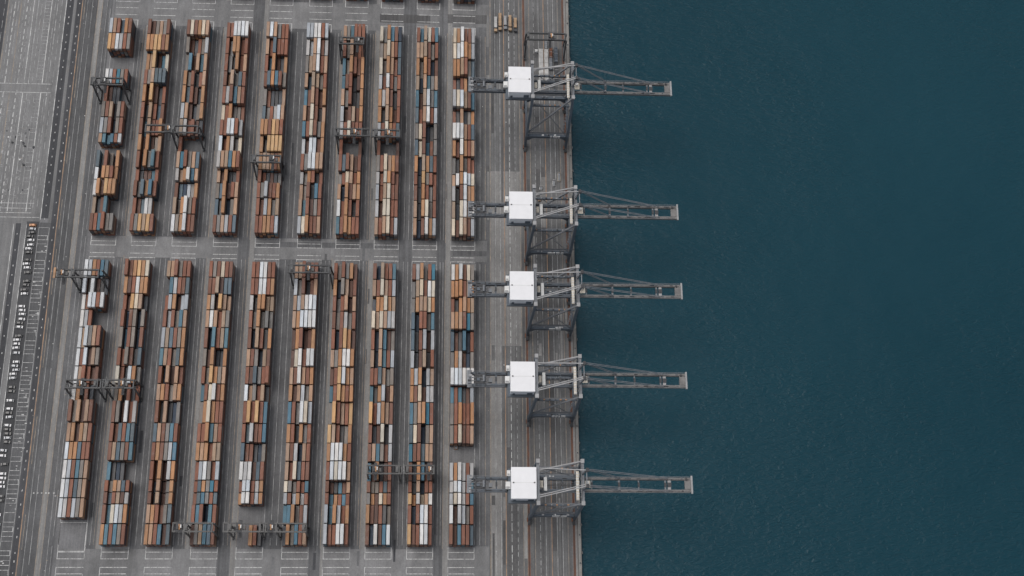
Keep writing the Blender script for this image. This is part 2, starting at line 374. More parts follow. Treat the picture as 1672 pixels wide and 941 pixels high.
# ------------------------------------------------------------------ containers
PAL = {'W':(.53,.54,.55),'L':(.35,.355,.365),'G':(.185,.168,.155),'D':(.072,.073,.078),'B':(.078,.152,.200),'T':(.045,.15,.215),'N':(.034,.047,.068),
       'O':(.355,.186,.097),'R':(.205,.088,.058),'M':(.112,.064,.051),'Y':(.46,.285,.145),'P':(.34,.222,.155),'C':(.50,.435,.35)}
CNAME = {'W':'white','L':'pale grey','G':'dusty grey','D':'charcoal','B':'steel blue','T':'teal blue','N':'navy','O':'orange brown','R':'rust red','M':'dark maroon','Y':'ochre','P':'beige','C':'cream'}
UP = [  # northern blocks, one row of six per bay, from the north end
 ["LPRBOR 555455","YOWLRG 555555","......","WLRTGR 444444","RMDD.. 322200","GRPDGR 444244","LGRNGR 444244","PBBBRL 443444","BGRG.O 424204","WGOORO 425554","WOMYOO 454555","PDRB.. 313400","RRBRGG 444544"],
 ["RMGPGR 544445","OOYYRO 555555","OPYMBC 335223","RGPBBB 445555","OMYMDR 425323","RDPRBR 414323","RBPRRO 424334","OMOMGP 424223","RDOGBR 415454","RDMMBR 312223","RGBOBR 435454","RMBWL. 312330","RGYPYR 444444"],
 ["RCROCP 555555","GMDRGL 421334","GBMPBP 341434","OGRDRP 434134","OBRMDO 434324","LPMDGO 443134","PLRRMD 443433","R..... 300000","PTRGPB 445444","LPOWBP 434544","RBNLGO 311223","PGOWGR 414544","WGOWRR 444544"],
 ["RRWWWW 445555","RLOORR 425534","RGDORP 431534","RPPGBR 425344","RLRBPR 445444","CROGGR 334222","RRWWRL 445554","WROLGC 424423","LPPBOR 555555","PMODDR 324113","GBOMRP 335344","BGONGP 325134","RGPLRB 444444"],
 ["PWPGRR 555444","PRBRRR 435444","RBOMDO 425113","RBOBRG 455554","GRDDDP 321113","BGRLWP 323344","OORYOR 555555","OGYYYY 425555","OPPORO 444444","RRDMDG 422222","RGLRRO 445444","RRLOGP 434434","RROORL 444444"],
 ["LLWWRL 555555","LLPWRL 435544","GPPWRP 445544","PBPPGR 425434","BRPRMO 335424","PMCRDP 435413","BRCRGO 445544","LMWWRO 324434","RGWWPP 445555","LGORDR 324413","PGRDBR 325344","PBRMGR 435444","LCORRP 445444"],
 ["PGBRRR 444555","RGPMRR 435223","BGORRO 325434","BRRDMO 345234","PGRDDO 435114","LMRPRO 424434","LRCRRR 445444","R....M 300002","RBRPMR 445434","GRCPRO 234434","PNORPO 425444","WRORDR 435424","BROORR 445444"],
 ["CGOBRN 435444","GPCPRB 335444","CGOPRB 425434","LRWRGR 435434","OLPRDR 445424","ODPOMR 425424","LRCORB 445444","R....M 300002","GRCPOR 445444","LRCORR 435543","LRPCRR 435544","LMCCRR 425544","PRPCRL 445544"],
 ["RBPCRB 435444","PPPRGR 445434","OGORNR 425413","PNPBGP 415444","BMPWGB 425544","BRPWRL 435544","GCRNDG 445114","BCRBRG 435234","ONPOBR 425444","RDYGRR 415443","RDORGR 415434","PDOCGR 415534","PNRWOL 424544"],
 ["COWRRL 445444","CWWOOL 445544","OOPRGB 445533","RDRODD 213311","LCWPRB 555443","RDPDGO 214112","WWWPRB 555444","ORWORP 435444","GDOGRR 325332","PWOWWC 345544","LDRWPO 415544","PDCWPW 415544","CRCPRL 435544"]]
LO = [
 ["WLORBB 444444","WGWMDD 424211","WRWWRW 335555","WLR... 333000","WPWGPR 335555","WRWMPG 334344","WPRRMR 334323","WO.RD. 330310","RGPMPR 545455","POMOPR 443444","WOOBRR 444444","WLRBGP 444444","WLRBGP 444444","WLRLGP 444444"],
 ["RROYOC 544444","OMRWOO 444444","RMYCPD 314441","RNRGNG 414424","GBRGNR 424414","RRGRDB 435434","CRDWOG 431443","GO.RDR 330312","RGMWRL 442434","RRBRBB 434444","RPBGRB 444444","BDND.. 321100","RGOPBR 434444","RBCWLO 434444","OBRBGR 444444"],
 ["PPRGRR 445444","DBLRRB 144444","RLOMLL 344134","RLRGBP 434344","LPBRGO 444444","BPRGBO 444344","RNPMPR 425343","PORGPO 444344","RDPDNG 424113","BPRGBR 444444","RORGLB 444444","RMOMLO 415244","RDPMGO 425234","PORRGB 444344","OPRBMB 444434"],
 ["RGRCRR 444444","RRPMBB 445444","OLMYPP 442543","PWPRPG 444344","RNBRPB 415444","GMODDO 435124","RGYOGP 435444","BRCWRO 344544","GOCORR 345444","RROBPR 445444","OPORPP 444344","RLWGRL 344434","RBOGTR 344444","RBRNBR 445144","MGPBBR 344444"],
 ["RRWWRR 444444","RRWWRO 444444","LGOOPP 425533","RGOGGG 435343","RNPRDO 425434","PRGNPR 444144","RMBGRR 445445","WPGRPD 434341","RYRYRB 454544","RBLRRB 435444","BRRDNG 433223","WLWMBR 444344","RWWRLO 355444","......","...ORD 000332"],
 ["PPRMRR 445444","LGRDRP 435234","PLPWWW 445555","POWWWW 445555","MORMRO 345234","MCWRWW 345455","PRWPRO 445444","OMPLGP 434434","BRGWCL 443554","ORDOGR 442434","PRLNPR 444244","PRCBRR 435444","CGGRRB 443434","BBOGRL 345344","DOGBRP 243444"],
 ["RGRGOM 435443","ONGPMR 425434","RGRPMP 424514","RGRLGR 434434","RNRYOM 425543","PGOWWO 445555","MRYWOP 345544","BRYORO 345444","GYRPRY 354333","YPRDGO 443124","OWWWOR 455544","RWCWWP 455554","RMDBMP 422223","LBOLRO 535434","LRRWWR 544554"],
 ["RNPRRB 425444","PRCPRL 445444","DOOCOP 244544","CPCPLL 545555","RNPBMG 425433","PNPBRL 425444","RRBPGG 445434","BDOLMP 324534","YRLOPR 534544","RDMCDL 423524","RPBGRL 444434","BMODMR 325134","RGGRBR 433444","ORMRDG 544443","RNWMBW 435444"],
 ["RLOGRT 445344","GPCRWC 345444","GOPPCO 345544","BNRRGB 415534","BDRLML 424524","LDMPDR 424515","OLONLP 445244","ORCMLL 445344","BGPOTR 445544","BCRNGP 445244","TRRBPP 445444","RDOBRM 415424","RDPNRR 425244","RNRWWR 425554","YRRWWR 544554"],
 ["WOWRCG 445444","OOORPO 445444","RDOPOP 314544","POPRTG 555544","BMDBNR 323423","GOLMNG 344223","WWWWWW 555555","BRBDML 333223","GRORRO 445445","GRCRRP 445444","......","LOWLRL 445444","LWWLRB 455444","WMLLGR 535434","RMBRRB 534443"]]
HALF = {1:"RBRPML",2:"RDPMGO",3:"RBBGRB",4:"OWWRLO",5:"LRLOLR",6:"RBORBR",7:"GOMCOR",8:"YOLCPW",9:"LCWLRB"}   # twenty-foot boxes south of the thirteenth southern bay
UPY = [508.93,496.04,482.48,467.93,455.69,441.55,428.54,415.64,402.62,389.22,379.32,367.1,353.79,340.3]
LOY = [318.9,306.61,294.09,282.81,270.07,255.23,242.52,230.15,218.31,202.98,189.91,177.38,164.56,148.61,135.87,122.2]
boxes = []   # (x0, y0, y1, z0, letter, is_top, column, block, row-from-south, slot, top height)
def add_rows(ci, rows, Y, block, split=None, splitrow=None):
    segs = []
    for r, s in enumerate(rows):
        cs, hs = (s.split()+[None])[:2] if ' ' in s else (s, None)
        if set(cs) == {'.'}: continue
        if splitrow == r and split:
            ym = Y[r] + (Y[r+1]-Y[r])*0.5
            segs.append((cs, hs, Y[r], ym)); segs.append((split, hs, ym, Y[r+1]))
        else: segs.append((cs, hs, Y[r], Y[r]*.42+Y[r+1]*.58 if (ci, block, r) == (0, 'upper', 7) else Y[r+1]))
    n = len(segs)
    for k, (cs, hs, ya, yb) in enumerate(segs):
        for j in range(6):
            if cs[j] == '.': continue
            h = max(2, int(hs[j])) if hs else 4
            jx = rnd.uniform(-.06, .06); jy = rnd.uniform(-.12, .12)
            x0 = XL[ci] + 2.73*j + jx
            for t in range(h):
                top = t == h-1
                let = cs[j] if top else rnd.choice("RRRRMMMGGDDBNOP")
                boxes.append((x0, yb+.30+jy, ya-.30+jy, t*2.7, let, top, ci, block, n-k, j, h))
for ci in range(10):
    add_rows(ci, UP[ci], UPY, 'upper')
    if ci == 0:
        Y = LOY[:12] + [at(110,781.5,10.5)[1], at(105,813,10.5)[1], at(100,845.5,10.5)[1]]
        Y[11] = at(115,750.5,10.5)[1]
        add_rows(0, LO[0], Y, 'lower')
    else: add_rows(ci, LO[ci], LOY, 'lower', HALF.get(ci), 12)
for ci in range(2, 10):
    rr = ["".join(rnd.choice("RRGDBPOLM") for _ in range(6)) + " " + "".join(rnd.choice("344") for _ in range(6)) for _ in range(2)]
    add_rows(ci, rr, [562.0, 548.9, 536.0], 'north')
def jit(c, r):
    k = r.uniform(.86, 1.14); h = r.uniform(-.06, .06)
    return (min(.82, c[0]*k*(1+h)), min(.82, c[1]*k), min(.84, c[2]*k*(1-h)))
def container_mesh(mb, x0, y0, y1, z0, c, top, o=(0,0,0)):
    x0 -= o[0]; y0 -= o[1]; y1 -= o[1]; z0 -= o[2]; W, H = 2.30, 2.67
    mb.box(x0+.03, x0+W-.03, y0+.03, y1-.03, z0+.02, z0+H-(.06 if top else 0), 'container', c, False)
    if not top: return
    d = tuple(v*.62 for v in c); l = tuple(min(.85, v*.72) for v in c)
    for xa in (x0, x0+W-.14): mb.box(xa, xa+.14, y0+.16, y1-.16, z0+H-.14, z0+H-.01, 'container', l)
    for ya in (y0, y1-.16): mb.box(x0+.16, x0+W-.16, ya, ya+.16, z0+H-.16, z0+H-.015, 'container', d)
    for xa in (x0-.005, x0+W-.155):
        for ya in (y0-.005, y1-.155):
            mb.box(xa, xa+.16, ya, ya+.16, z0+.01, z0+H+.005, 'container', d)
    for k in (0.27, 0.42, 0.58, 0.73): mb.box(x0+W*k-.03, x0+W*k+.03, y0-.03, y0+.025, z0+.12, z0+H-.2, 'container', l)   # door bars
CAMP = Vector((0,0,CAM_H)); FWD = Vector(tuple(-RM[2]))
def proj(p):
    v = RM @ np.array([p[0], p[1], p[2]-CAM_H])
    return 836+FPX*v[0]/-v[2], 470.5-FPX*v[1]/-v[2]
def area(b):
    d = (Vector((b[0]+1.2, (b[1]+b[2])/2, b[3]+2.7))-CAMP).dot(FWD)
    a = 2.44*(b[2]-b[1])*(FPX/d)**2
    px = [proj(p) for p in ((b[0], b[1], b[3]+2.6), (b[0]+2.44, b[2], b[3]+2.6))]
    if px[0][1] < 2 or px[1][1] < 2 or px[0][0] < 2: a *= .1
    if px[0][0] > 757 and any(abs((px[0][1]+px[1][1])/2-yy) < 22 for yy in (142,344,474,620,792)): a *= .5
    return a
tops = sorted([b for b in boxes if b[5]], key=area, reverse=True)
chosen = set(id(b) for b in tops[:300])
stuff = MB(); crng = random.Random(5)
cont_objs = []
for b in boxes:
    x0, y0, y1, z0, let, top, ci, block, rown, slot, h = b
    base = PAL[let]
    if let == 'B' and crng.random() < .42: base = (.092,.122,.145)
    if let == 'R' and crng.random() < .3: base = (.165,.080,.056)
    if let == 'P' and crng.random() < .3: base = (.30,.215,.155)
    c = jit(base, crng)
    if top and h <= 2: c = tuple(min(.8, v*1.25) for v in c)  # low tops lightened in colour to offset the shade between taller stacks
    if id(b) in chosen:
        mb = MB(); o3 = (x0+1.22, (y0+y1)/2, z0)
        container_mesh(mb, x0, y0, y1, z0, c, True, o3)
        ob = mb.build("shipping_container"); ob.location = o3
        tag(ob, f"{CNAME[let]} container, {ORD[slot+1]} from left in {ORD[rown]} row up, {ORD[10-ci]} block from quay, {block} yard", "shipping container", "containers on top of the yard stacks")
        cont_objs.append(ob)
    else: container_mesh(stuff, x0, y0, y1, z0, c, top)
so = stuff.build("stacked_containers"); tag(so, "the many other stacked containers of the yard blocks", "containers", None, "stuff")

# ------------------------------------------------------------------ yard gantry cranes
def yard_crane(xa, xb, la, lb, yc, label, trolley, hot, style='rtg', gt=25.0, sy=2.65, by=4.6, end_orange=False, light=False, fit=None):
    """rail gantry: girders from xa to xb, legs at la and lb, centred on yc"""
    cx = (la+lb)/2
    r = empty("gantry_crane", (cx, yc, 0), label, "gantry crane", "gantry cranes over the container blocks")
    mt = 'rtglight' if light else 'rtg'
    gh = 1.5
    for s in (1, -1):
        b = MB(); b.box(xa-cx, xb-cx, s*sy-.42, s*sy+.42, gt-gh, gt, mt); b.box(xa-cx+.5, xb-cx-.5, s*sy-.06, s*sy+.06, gt+.001, gt+.14, 'rtglight')
        k = xa-cx+1
        while k < xb-cx-1:
            b.box(k, k+.12, s*(sy+.72)-.05, s*(sy+.72)+.05, gt-.4, gt+1.0, mt); k += 3.2
        b.box(xa-cx+1, xb-cx-1, s*(sy+.72)-.04, s*(sy+.72)+.04, gt+.9, gt+1.0, 'rtglight')
        b.build("girder", r)
    for x in (la-cx, lb-cx):
        for s in (1, -1):
            b = MB(); b.beam((x, s*by, 1.4), (x, s*sy, gt-gh+.2), 0.95, .75, mt, 1.15, .85); b.build("leg", r)
        b = MB(); b.box(x-.55, x+.55, -by-1.2, by+1.2, 1.0, 2.0, mt); b.build("sill_beam", r)
        for s in (1, -1):
            b = MB()
            for d in (-.9, .9): b.cyl((x-.3, s*by+d, .52), (x+.3, s*by+d, .52), .5, 'rubber', 10)
            b.box(x-.45, x+.45, s*by-1.5, s*by+1.5, .45, .98, 'machine'); b.build("bogie", r)
        b = MB(); b.beam((x, -by+.35, 4.5), (x, sy, gt-3), .35, .35, mt); b.beam((x, by-.35, 4.5), (x, -sy, gt-3), .34, .34, mt); b.build("leg_brace", r)
    for i, x in enumerate((xa-cx+.4, xb-cx-.4)):
        b = MB(); b.box(x-.4, x+.4, -sy+.56, sy-.56, gt-1.3, gt-.1, 'orangemetal' if end_orange and i == 0 else mt)
        if end_orange and i == 0: b.box(x-1.2, x+.3, -sy-1.1, sy+1.1, gt+.05, gt+.5, 'orangemetal')
        b.build("end_beam", r)
    for x in (la-cx, lb-cx):
        if xa+1.5 < x+cx < xb-1.5:
            b = MB(); b.box(x-.45, x+.45, -sy-.5, sy+.5, gt-.2, gt+.35, 'rtglight' if light else mt); b.build("cross_beam", r)
    tx = trolley-cx
    t = MB(); t.box(tx-1.9, tx+1.9, -sy-.3, sy+.3, gt+.15, gt+.5, 'machine'); t.box(tx-1.5, tx-.2, -1.6, .4, gt+.5, gt+1.5, 'machine'); t.cyl((tx+.6, -1.7, gt+1), (tx+.6, 1.7, gt+1), .55, 'orangemetal' if hot else 'rtglight')
    t.box(tx+1.0, tx+1.7, -.6, 1.5, gt+.5, gt+1.3, 'offwhite'); t.box(tx-.2, tx+.25, .7, 1.9, gt+.5, gt+1.1, 'orangemetal' if hot else 'machine')
    to = t.build("trolley", r)
    c = MB(); c.box(tx+2.1, tx+4.0, -1.2, 1.2, gt-3.4, gt-1.0, 'rtglight'); c.box(tx+4.01, tx+4.06, -1.1, 1.1, gt-3.2, gt-1.5, 'glass'); c.build("cab", to)
    s = MB(); s.box(tx-1.0, tx+1.0, -sy*2.2, sy*2.2, 17.6, 18.1, 'machine')
    for dx in (-.8, .8):
        for dy in (-1.4, 1.4): s.beam((tx+dx, dy, 18.1), (tx+dx, dy, gt-.1), .07, .07, 'machine')
    s.build("spreader", to)
    e = MB(); ex = (la if fit != 'r' else lb)-cx + (1.3 if fit != 'r' else -1.3)
    e.box(ex-.9, ex+.9, -1.9, 1.9, gt-1.4, gt+.9, mt); e.box(ex-.6, ex+.6, -1.2, .4, gt+.9, gt+1.5, 'rtglight'); e.build("machine_house", r)
    return r
yard_crane(-249,-226.0,-247.3,-226.3,449.9,"dark gantry crane over the westernmost stack block near the upper left","" or -240,False)
yard_crane(-207.4,-170.4,-188.6,-169.7,413.2,"charcoal gantry crane with a long arm reaching over the upper second block",-191.5,True)
yard_crane(-132,-110.5,-130.3,-111.3,391.2,"charcoal gantry crane over ochre containers of the upper fifth block",-117,False,light=False)
yard_crane(-73.6,-48.3,-72.2,-54.2,413.3,"charcoal gantry crane over upper seventh block, left of the touching pair",-60,True)
yard_crane(-47.3,-26.8,-45.0,-27.2,413.0,"charcoal gantry crane over upper eighth block, right of the touching pair",-36,True)
yard_crane(-73.6,-54.7,-72.8,-55.3,487.8,"charcoal gantry crane at the north end of the seventh upper block",-60,False)
yard_crane(-258.4,-229.0,-247.2,-227.2,303.2,"gantry crane with an orange arm end reaching over the west road",-254,True,end_orange=True)
yard_crane(-102,-73.4,-100.1,-72.6,308.7,"charcoal gantry crane astride the north end of a lower yard block",-88,True)
yard_crane(-243.6,-220.0,-243.4,-222.5,225.6,"gantry crane over the lower westernmost block with a pale trolley",-234,True,fit='r')
yard_crane(-219.3,-198.6,-217.2,-198.2,225.8,"gantry crane over lower second block touching its western neighbour",-207,True)
yard_crane(-43.4,-20.2,-43.0,-22.3,169.4,"pale gantry crane over lower eighth block with rusty cable tray",-38,True,by=3.0,light=True,fit='r')
yard_crane(-19.2,0.9,-18.2,0.6,169.5,"pale gantry crane over lower ninth block beside its twin",-3,True,by=3.0,light=True)
yard_crane(-166.3,-140.6,-158.6,-140.3,131.4,"grey gantry crane near the south end of the lower fourth block",-162,True,by=3.0,light=True)
yard_crane(-134.2,-107.9,-130.8,-110.6,131.4,"grey gantry crane over the mostly empty south bay of the fifth block",-124,True,by=3.0,light=True)
yard_crane(-107.4,-80.9,-100.2,-81.4,131.3,"grey gantry crane near the south end of the lower sixth block",-104,True,by=3.0,light=True,fit='r')
yard_crane(65.4,94.2,65.0,94.8,495.2,"dark gantry crane straddling parked slabs on the quay by the northernmost ship crane",83,True,by=5.6)

# ------------------------------------------------------------------ ship-to-shore cranes
def ship_crane(Y0, label, fs, fn, words):
    r = empty("ship_crane", (79.7, Y0, 0), label, "ship crane", "ship to shore cranes along the quay")
    def X(x): return x-79.7
    LX, SX = 64.7, 94.7; TLX, TSX = 65.6, 93.7
    ys, yn = -13.6, 13.0         # top corners
    for (xb, xt, big) in ((LX, TLX, 1.75), (SX, TSX, 1.9)):
        for yb, yt in ((fs, ys), (fn, yn)):
            b = MB(); b.beam((X(xb), yb, 2.4), (X(xb)*.985+X(xt)*.015, yb*.8+yt*.2, 17), 1.5, 2.2, 'steeldark', big, 2.4)
            b.beam((X(xb)*.985+X(xt)*.015, yb*.8+yt*.2, 17.01), (X(xt), yt, 67), big, 2.3, 'steelblue', 1.6, 1.8)
            b.box(X(xt)-1.15, X(xt)+1.15, yt-1.3, yt+1.3, 67.0, 68.6, 'steellight')
            b.build("leg", r)
            w = MB()
            for d in (-2.6, -.9, .9, 2.6): w.cyl((X(xb)-.35, yb+d, .5), (X(xb)+.35, yb+d, .5), .48, 'machine', 10)
            w.box(X(xb)-.8, X(xb)+.8, yb-3.4, yb+3.4, .75, 2.4, 'machine'); w.box(X(xb)-1.0, X(xb)+1.0, yb-4.2, yb-3.42, .8, 1.8, 'machine'); w.box(X(xb)-1.6, X(xb)-.82, yb-2, yb+.5, 1, 2.2, 'rustline')
            w.build("bogie", r)
        b = MB(); b.box(X(xb)-.7, X(xb)+.7, fs+1.2, fn-1.2, 15.3, 17.0, 'steeldark'); b.build("side_beam", r)
    for yb, south in ((fs*.8+ys*.2, True), (fn*.8+yn*.2, False)):
        b = MB(); b.box(X(LX)+1.0, X(SX)-1.0, yb-.95, yb+.95, 14.6, 17.6, 'steeldark')
        b.box(X(LX)+1.2, X(SX)-1.2, yb+.96, yb+2.0, 17.2, 17.35, 'steel'); b.box(X(LX)+1.2, X(SX)-1.2, yb+1.95, yb+2.02, 17.4, 18.4, 'steel')
        for sgn, xx in ((1, X(LX)+1.0), (-1, X(SX)-1.0)):
            b.hexa([(xx, yb-.85, 11.0), (xx+sgn*.6, yb-.85, 11.0), (xx+sgn*.6, yb+.85, 11.0), (xx, yb+.85, 11.0)][::1 if sgn > 0 else -1], [(xx, yb-.85, 14.58), (xx+sgn*4, yb-.85, 14.58), (xx+sgn*4, yb+.85, 14.58), (xx, yb+.85, 14.58)][::1 if sgn > 0 else -1], 'steeldark')
        for k in range(5):
            u = rnd.uniform(X(LX)+5, X(SX)-5); b.box(u, u+rnd.uniform(.6, 1.6), yb-.4, yb+.6, 17.6, 17.6+rnd.uniform(.4, 1.0), rnd.choice(['machine','steellight','offwhite','steel']))
        pb = b.build("portal_beam", r)
        if south:
            t = MB(); u = words[0]
            for L, gp in words[1]:
                n = max(1, int(L/.8))
                for q_ in range(n):
                    t.box(u+q_*L/n, u+(q_+.78)*L/n, yb-1.02, yb-.952, 15.3, 17.0, 'offwhite'); t.box(u+q_*L/n, u+(q_+.78)*L/n, yb-.9, yb-.3, 17.601, 17.63, 'offwhite')
                u += L+gp
            t.build("lettering", pb)
    # upper frame
    b = MB(); b.box(X(TSX)-.95, X(TSX)+.95, ys+1.31, yn-1.31, 65.2, 67.6, 'steel'); b.box(X(TSX)-1.0, X(TSX)-.9, ys+2, yn-2, 67.6, 68.6, 'steellight'); b.build("top_beam", r)
    b = MB(); b.box(X(TLX)-.9, X(TLX)+.9, ys+1.31, yn-1.31, 64.8, 67.2, 'steel'); b.build("top_beam", r)
    b = MB()
    for y in (-5.0, 5.0):
        b.beam((X(TSX), y, 67.6), (X(TSX)+1.4, y, 79.5), 1.1, 1.1, 'steel', .7, .7); b.box(X(TSX)+.6, X(TSX)+2.3, y-1.2, y+1.2, 79.3, 80.6, 'machine'); b.cyl((X(TSX)+2.0, y-1.0, 78.8), (X(TSX)+2.0, y+1.0, 78.8), .8, 'steel')
    b.box(X(TSX)+.9, X(TSX)+1.5, -4.4, 4.4, 78.6, 79.2, 'steel'); b.build("mast", r)
    for p, q_, wd, nm in (((X(TSX), yn, 67.8), (X(TLX)+1, yn-5.5, 66.5), .75, "tie_bar"), ((X(TSX)+1, 5, 79.4), (X(TLX)+1, 8.6, 66.8), .6, "tie_bar"), ((X(TSX)+1, -5, 79.4), (X(TLX)+1, -9.6, 66.8), .6, "tie_bar"), ((X(TSX)+1, -3.8, 79.4), (X(TLX)+1, -8.4, 66.8), .5, "tie_bar"),
                          ((X(TSX), ys, 66.5), (X(LX)+.6, fs*.75+ys*.25, 21), .95, "brace"), ((X(TSX), yn, 66.5), (X(LX)+.6, fn*.75+yn*.25, 21), .95, "brace")):
        b = MB(); b.beam(p, q_, wd, wd, 'steellight' if nm == "tie_bar" else 'steel'); b.build(nm, r)
    for y_, z_ in ((ys+1.6, 51.0), (yn-1.6, 51.0)):
        b = MB(); b.beam((X(TLX)+.8, y_, z_), (X(TSX)-.8, y_, z_), .95, 1.4, 'steeldark'); b.box(X(TLX)+.9, X(TSX)-.9, y_+1.2, y_+1.32, z_+.9, z_+1.1, 'steel'); b.box(X(TLX)+.9, X(TSX)-.9, y_+.5, y_+1.3, z_-.1, z_+.05, 'steel')
        for k in range(7): b.box(X(TLX)+2+k*3.6+rnd.uniform(-.5, .5), X(TLX)+2.9+k*3.6, y_-.3, y_+.5, z_+.7, z_+.7+rnd.uniform(.3, .9), rnd.choice(['machine','steel','steellight','orangemetal']))
        b.build("tie_beam", r)
        b = MB(); b.beam((X(SX)-1.2, fs*.8+ys*.2 if y_ < 0 else fn*.8+yn*.2, 18), (X(LX)+8, y_, 50), .35, .35, 'steel'); b.build("brace", r)
    b = MB()
    for k in range(9): b.box(X(67)+k*2.9, X(67)+k*2.9+.28, -2.85, 3.05, 55.0, 55.4, 'steel')
    b.box(X(66.6), X(92.6), -.15, .25, 55.42, 55.7, 'machine'); b.box(X(66.6), X(92.6), 1.6, 1.75, 55.43, 55.65, 'steel'); b.build("rope_support", r)
    # boom
    for s in (1, -1):
        b = MB(); y0, y1 = (3.1, 4.9) if s > 0 else (-4.7, -2.9)
        b.box(X(21.8), X(96.5), y0, y1, 54.6, 57.6, 'steeldark'); b.box(X(96.55), X(164), y0+.05, y1-.05, 55.4, 57.7, 'boom')
        for z_, yy in ((57.65, y0+.4), (57.66, y1-.5)): b.box(X(22), X(163), yy, yy+.16, z_+.06, z_+.2, 'machine' if yy < y0+.41 else 'steel')
        u = 24
        while u < 163:
            b.box(X(u), X(u)+.14, (y1+.3 if s > 0 else y0-.44), (y1+.44 if s > 0 else y0-.3), 57.0, 58.7, 'steel'); u += 4.4
        b.box(X(23), X(163), (y1+.28 if s > 0 else y0-.46), (y1+.46 if s > 0 else y0-.28), 58.3, 58.5, 'steel')
        for u in np.arange(26, 162, 6.8): b.box(X(u+rnd.uniform(0, 3)), X(u+3.1+rnd.uniform(.3, 1.4)), y0+.7, y1-.8, 57.72, 57.72+rnd.uniform(.2, .7), rnd.choice(['machine','steel','steeldark']))
        b.build("boom_girder", r)
    for u, w_, mt in ((100.5, .7, 'steel'), (118.0, 1.1, 'steel'), (130.5, .8, 'steel'), (147.6, 1.0, 'steel'), (150.2, 2.0, 'steellight'), (40, .8, 'steeldark'), (72, .8, 'steeldark'), (82, .7, 'steeldark')):
        b = MB(); b.box(X(u)-w_/2, X(u)+w_/2, -2.85, 3.05, 56.0, 57.2, mt); b.box(X(u)-w_/2-.2, X(u)+w_/2+.2, -1.2, 1.5, 57.2, 57.8, 'machine'); b.build("cross_tie", r)
    b = MB(); b.box(X(160.0), X(163.85), -2.8, 3.0, 56.6, 57.75, 'boom'); b.box(X(163.9), X(165), -5.6, 5.8, 57.0, 58.6, 'steellight'); b.box(X(160.5), X(161.5), 2.8, 4, 57.9, 59, 'machine'); b.build("boom_tip", r)
    b = MB(); b.box(X(21.2), X(24.2), -5.6, 5.8, 56.4, 58.3, 'steel')
    for k in range(6): b.box(X(21.5)+rnd.uniform(0, 2), X(23.0)+rnd.uniform(0, 2), -5+k*1.7, -4+k*1.7, 58.3, 58.3+rnd.uniform(.3, 1.2), rnd.choice(['steellight','steel','machine']))
    for y in (-1.0, 1.2): b.box(X(24.2), X(34), y-.25, y+.25, 56.8, 57.5, 'steel')
    b.build("rear_frame", r)
    b = MB(); b.box(X(26.5), X(27.2), -4.6, 4.8, 57.9, 58.5, 'machine'); b.box(X(32.6), X(33.2), -4.6, 4.8, 57.9, 58.5, 'machine'); b.box(X(27.3), X(32.5), -2.9, -1.6, 57.9, 58.5, 'machine'); b.box(X(27.3), X(32.5), 1.9, 3.0, 57.9, 58.5, 'machine'); b.box(X(27.4), X(29.4), -1.5, .2, 58.0, 59.4, 'steeldark'); b.cyl((X(32), -2, 59.2), (X(32), 2.2, 59.2), .8, 'steel'); to = b.build("trolley", r)
    c = MB(); c.box(X(35.2), X(37.6), -1.4, 1.4, 52.6, 55.4, 'steel'); c.box(X(37.61), X(37.66), -1.2, 1.2, 52.9, 55.0, 'glass'); c.build("cab", to)
    # stays
    for s, y in ((1, 4.2), (-1, -4.0)):
        for u, n in ((149.5, 2), (118.5, 2)):
            b = MB()
            for k in range(n):
                b.beam((X(TSX)+2, (5.0 if s > 0 else -5.0)+k*.9-.4, 79.8), (X(u), y+k*.7-.3, 58.2), .34, .34, 'steel')
            b.build("forestay", r)
    # machine house
    h = MB(); x0, x1, y0, y1 = X(48.9), X(64.2), -10.7, 8.6
    h.face([(x0,y0,60.2),(x1,y0,60.2),(x1,y0,68.6),(x0,y0,68.6)], 'wallgrey'); h.face([(x1,y1,60.2),(x0,y1,60.2),(x0,y1,68.6),(x1,y1,68.6)], 'wallgrey')
    ym = (y0+y1)/2
    for xx, fl in ((x1, 1), (x0, -1)):
        pts = [(xx,y0,60.2),(xx,y1,60.2),(xx,y1,68.6),(xx,ym,69.2),(xx,y0,68.6)]
        h.face(pts if fl > 0 else pts[::-1], 'wallgrey')
    ho = h.build("machine_house", r)
    rf = MB(); e = .25
    rf.hexa([(x0-e,y0-e,68.55),(x1+e,y0-e,68.55),(x1+e,ym,69.22),(x0-e,ym,69.22)], [(x0-e,y0-e,68.75),(x1+e,y0-e,68.75),(x1+e,ym,69.42),(x0-e,ym,69.42)], 'roofwhite')
    rf.hexa([(x0-e,ym+.01,69.22),(x1+e,ym+.01,69.22),(x1+e,y1+e,68.55),(x0-e,y1+e,68.55)], [(x0-e,ym+.01,69.42),(x1+e,ym+.01,69.42),(x1+e,y1+e,68.75),(x0-e,y1+e,68.75)], 'roofwhite')
    for u in (x0+1.2, x1-1.0): rf.box(u-.45, u+.45, ym-.35, ym+.35, 69.3, 69.75, 'machine')
    rf.box(x0, x1, ym-.12, ym+.12, 69.4, 69.5, 'offwhite')
    rf.build("roof", ho)
    dr = MB(); dr.box(x1-4.6, x1-1.0, y0-.06, y0-.012, 60.6, 64.2, 'steelblue'); dr.build("door", ho); dr = MB(); dr.box(x0+1.4, x0+3.0, y0-.06, y0-.012, 60.4, 63.0, 'steelblue'); dr.build("door", ho)
    b = MB(); b.box(X(47.2), X(64.6), -12.6, 9.6, 59.5, 60.1, 'steeldark'); b.box(X(47.2), X(64.6), -12.62, -12.5, 60.2, 61.3, 'steeldark'); b.build("house_deck", r)
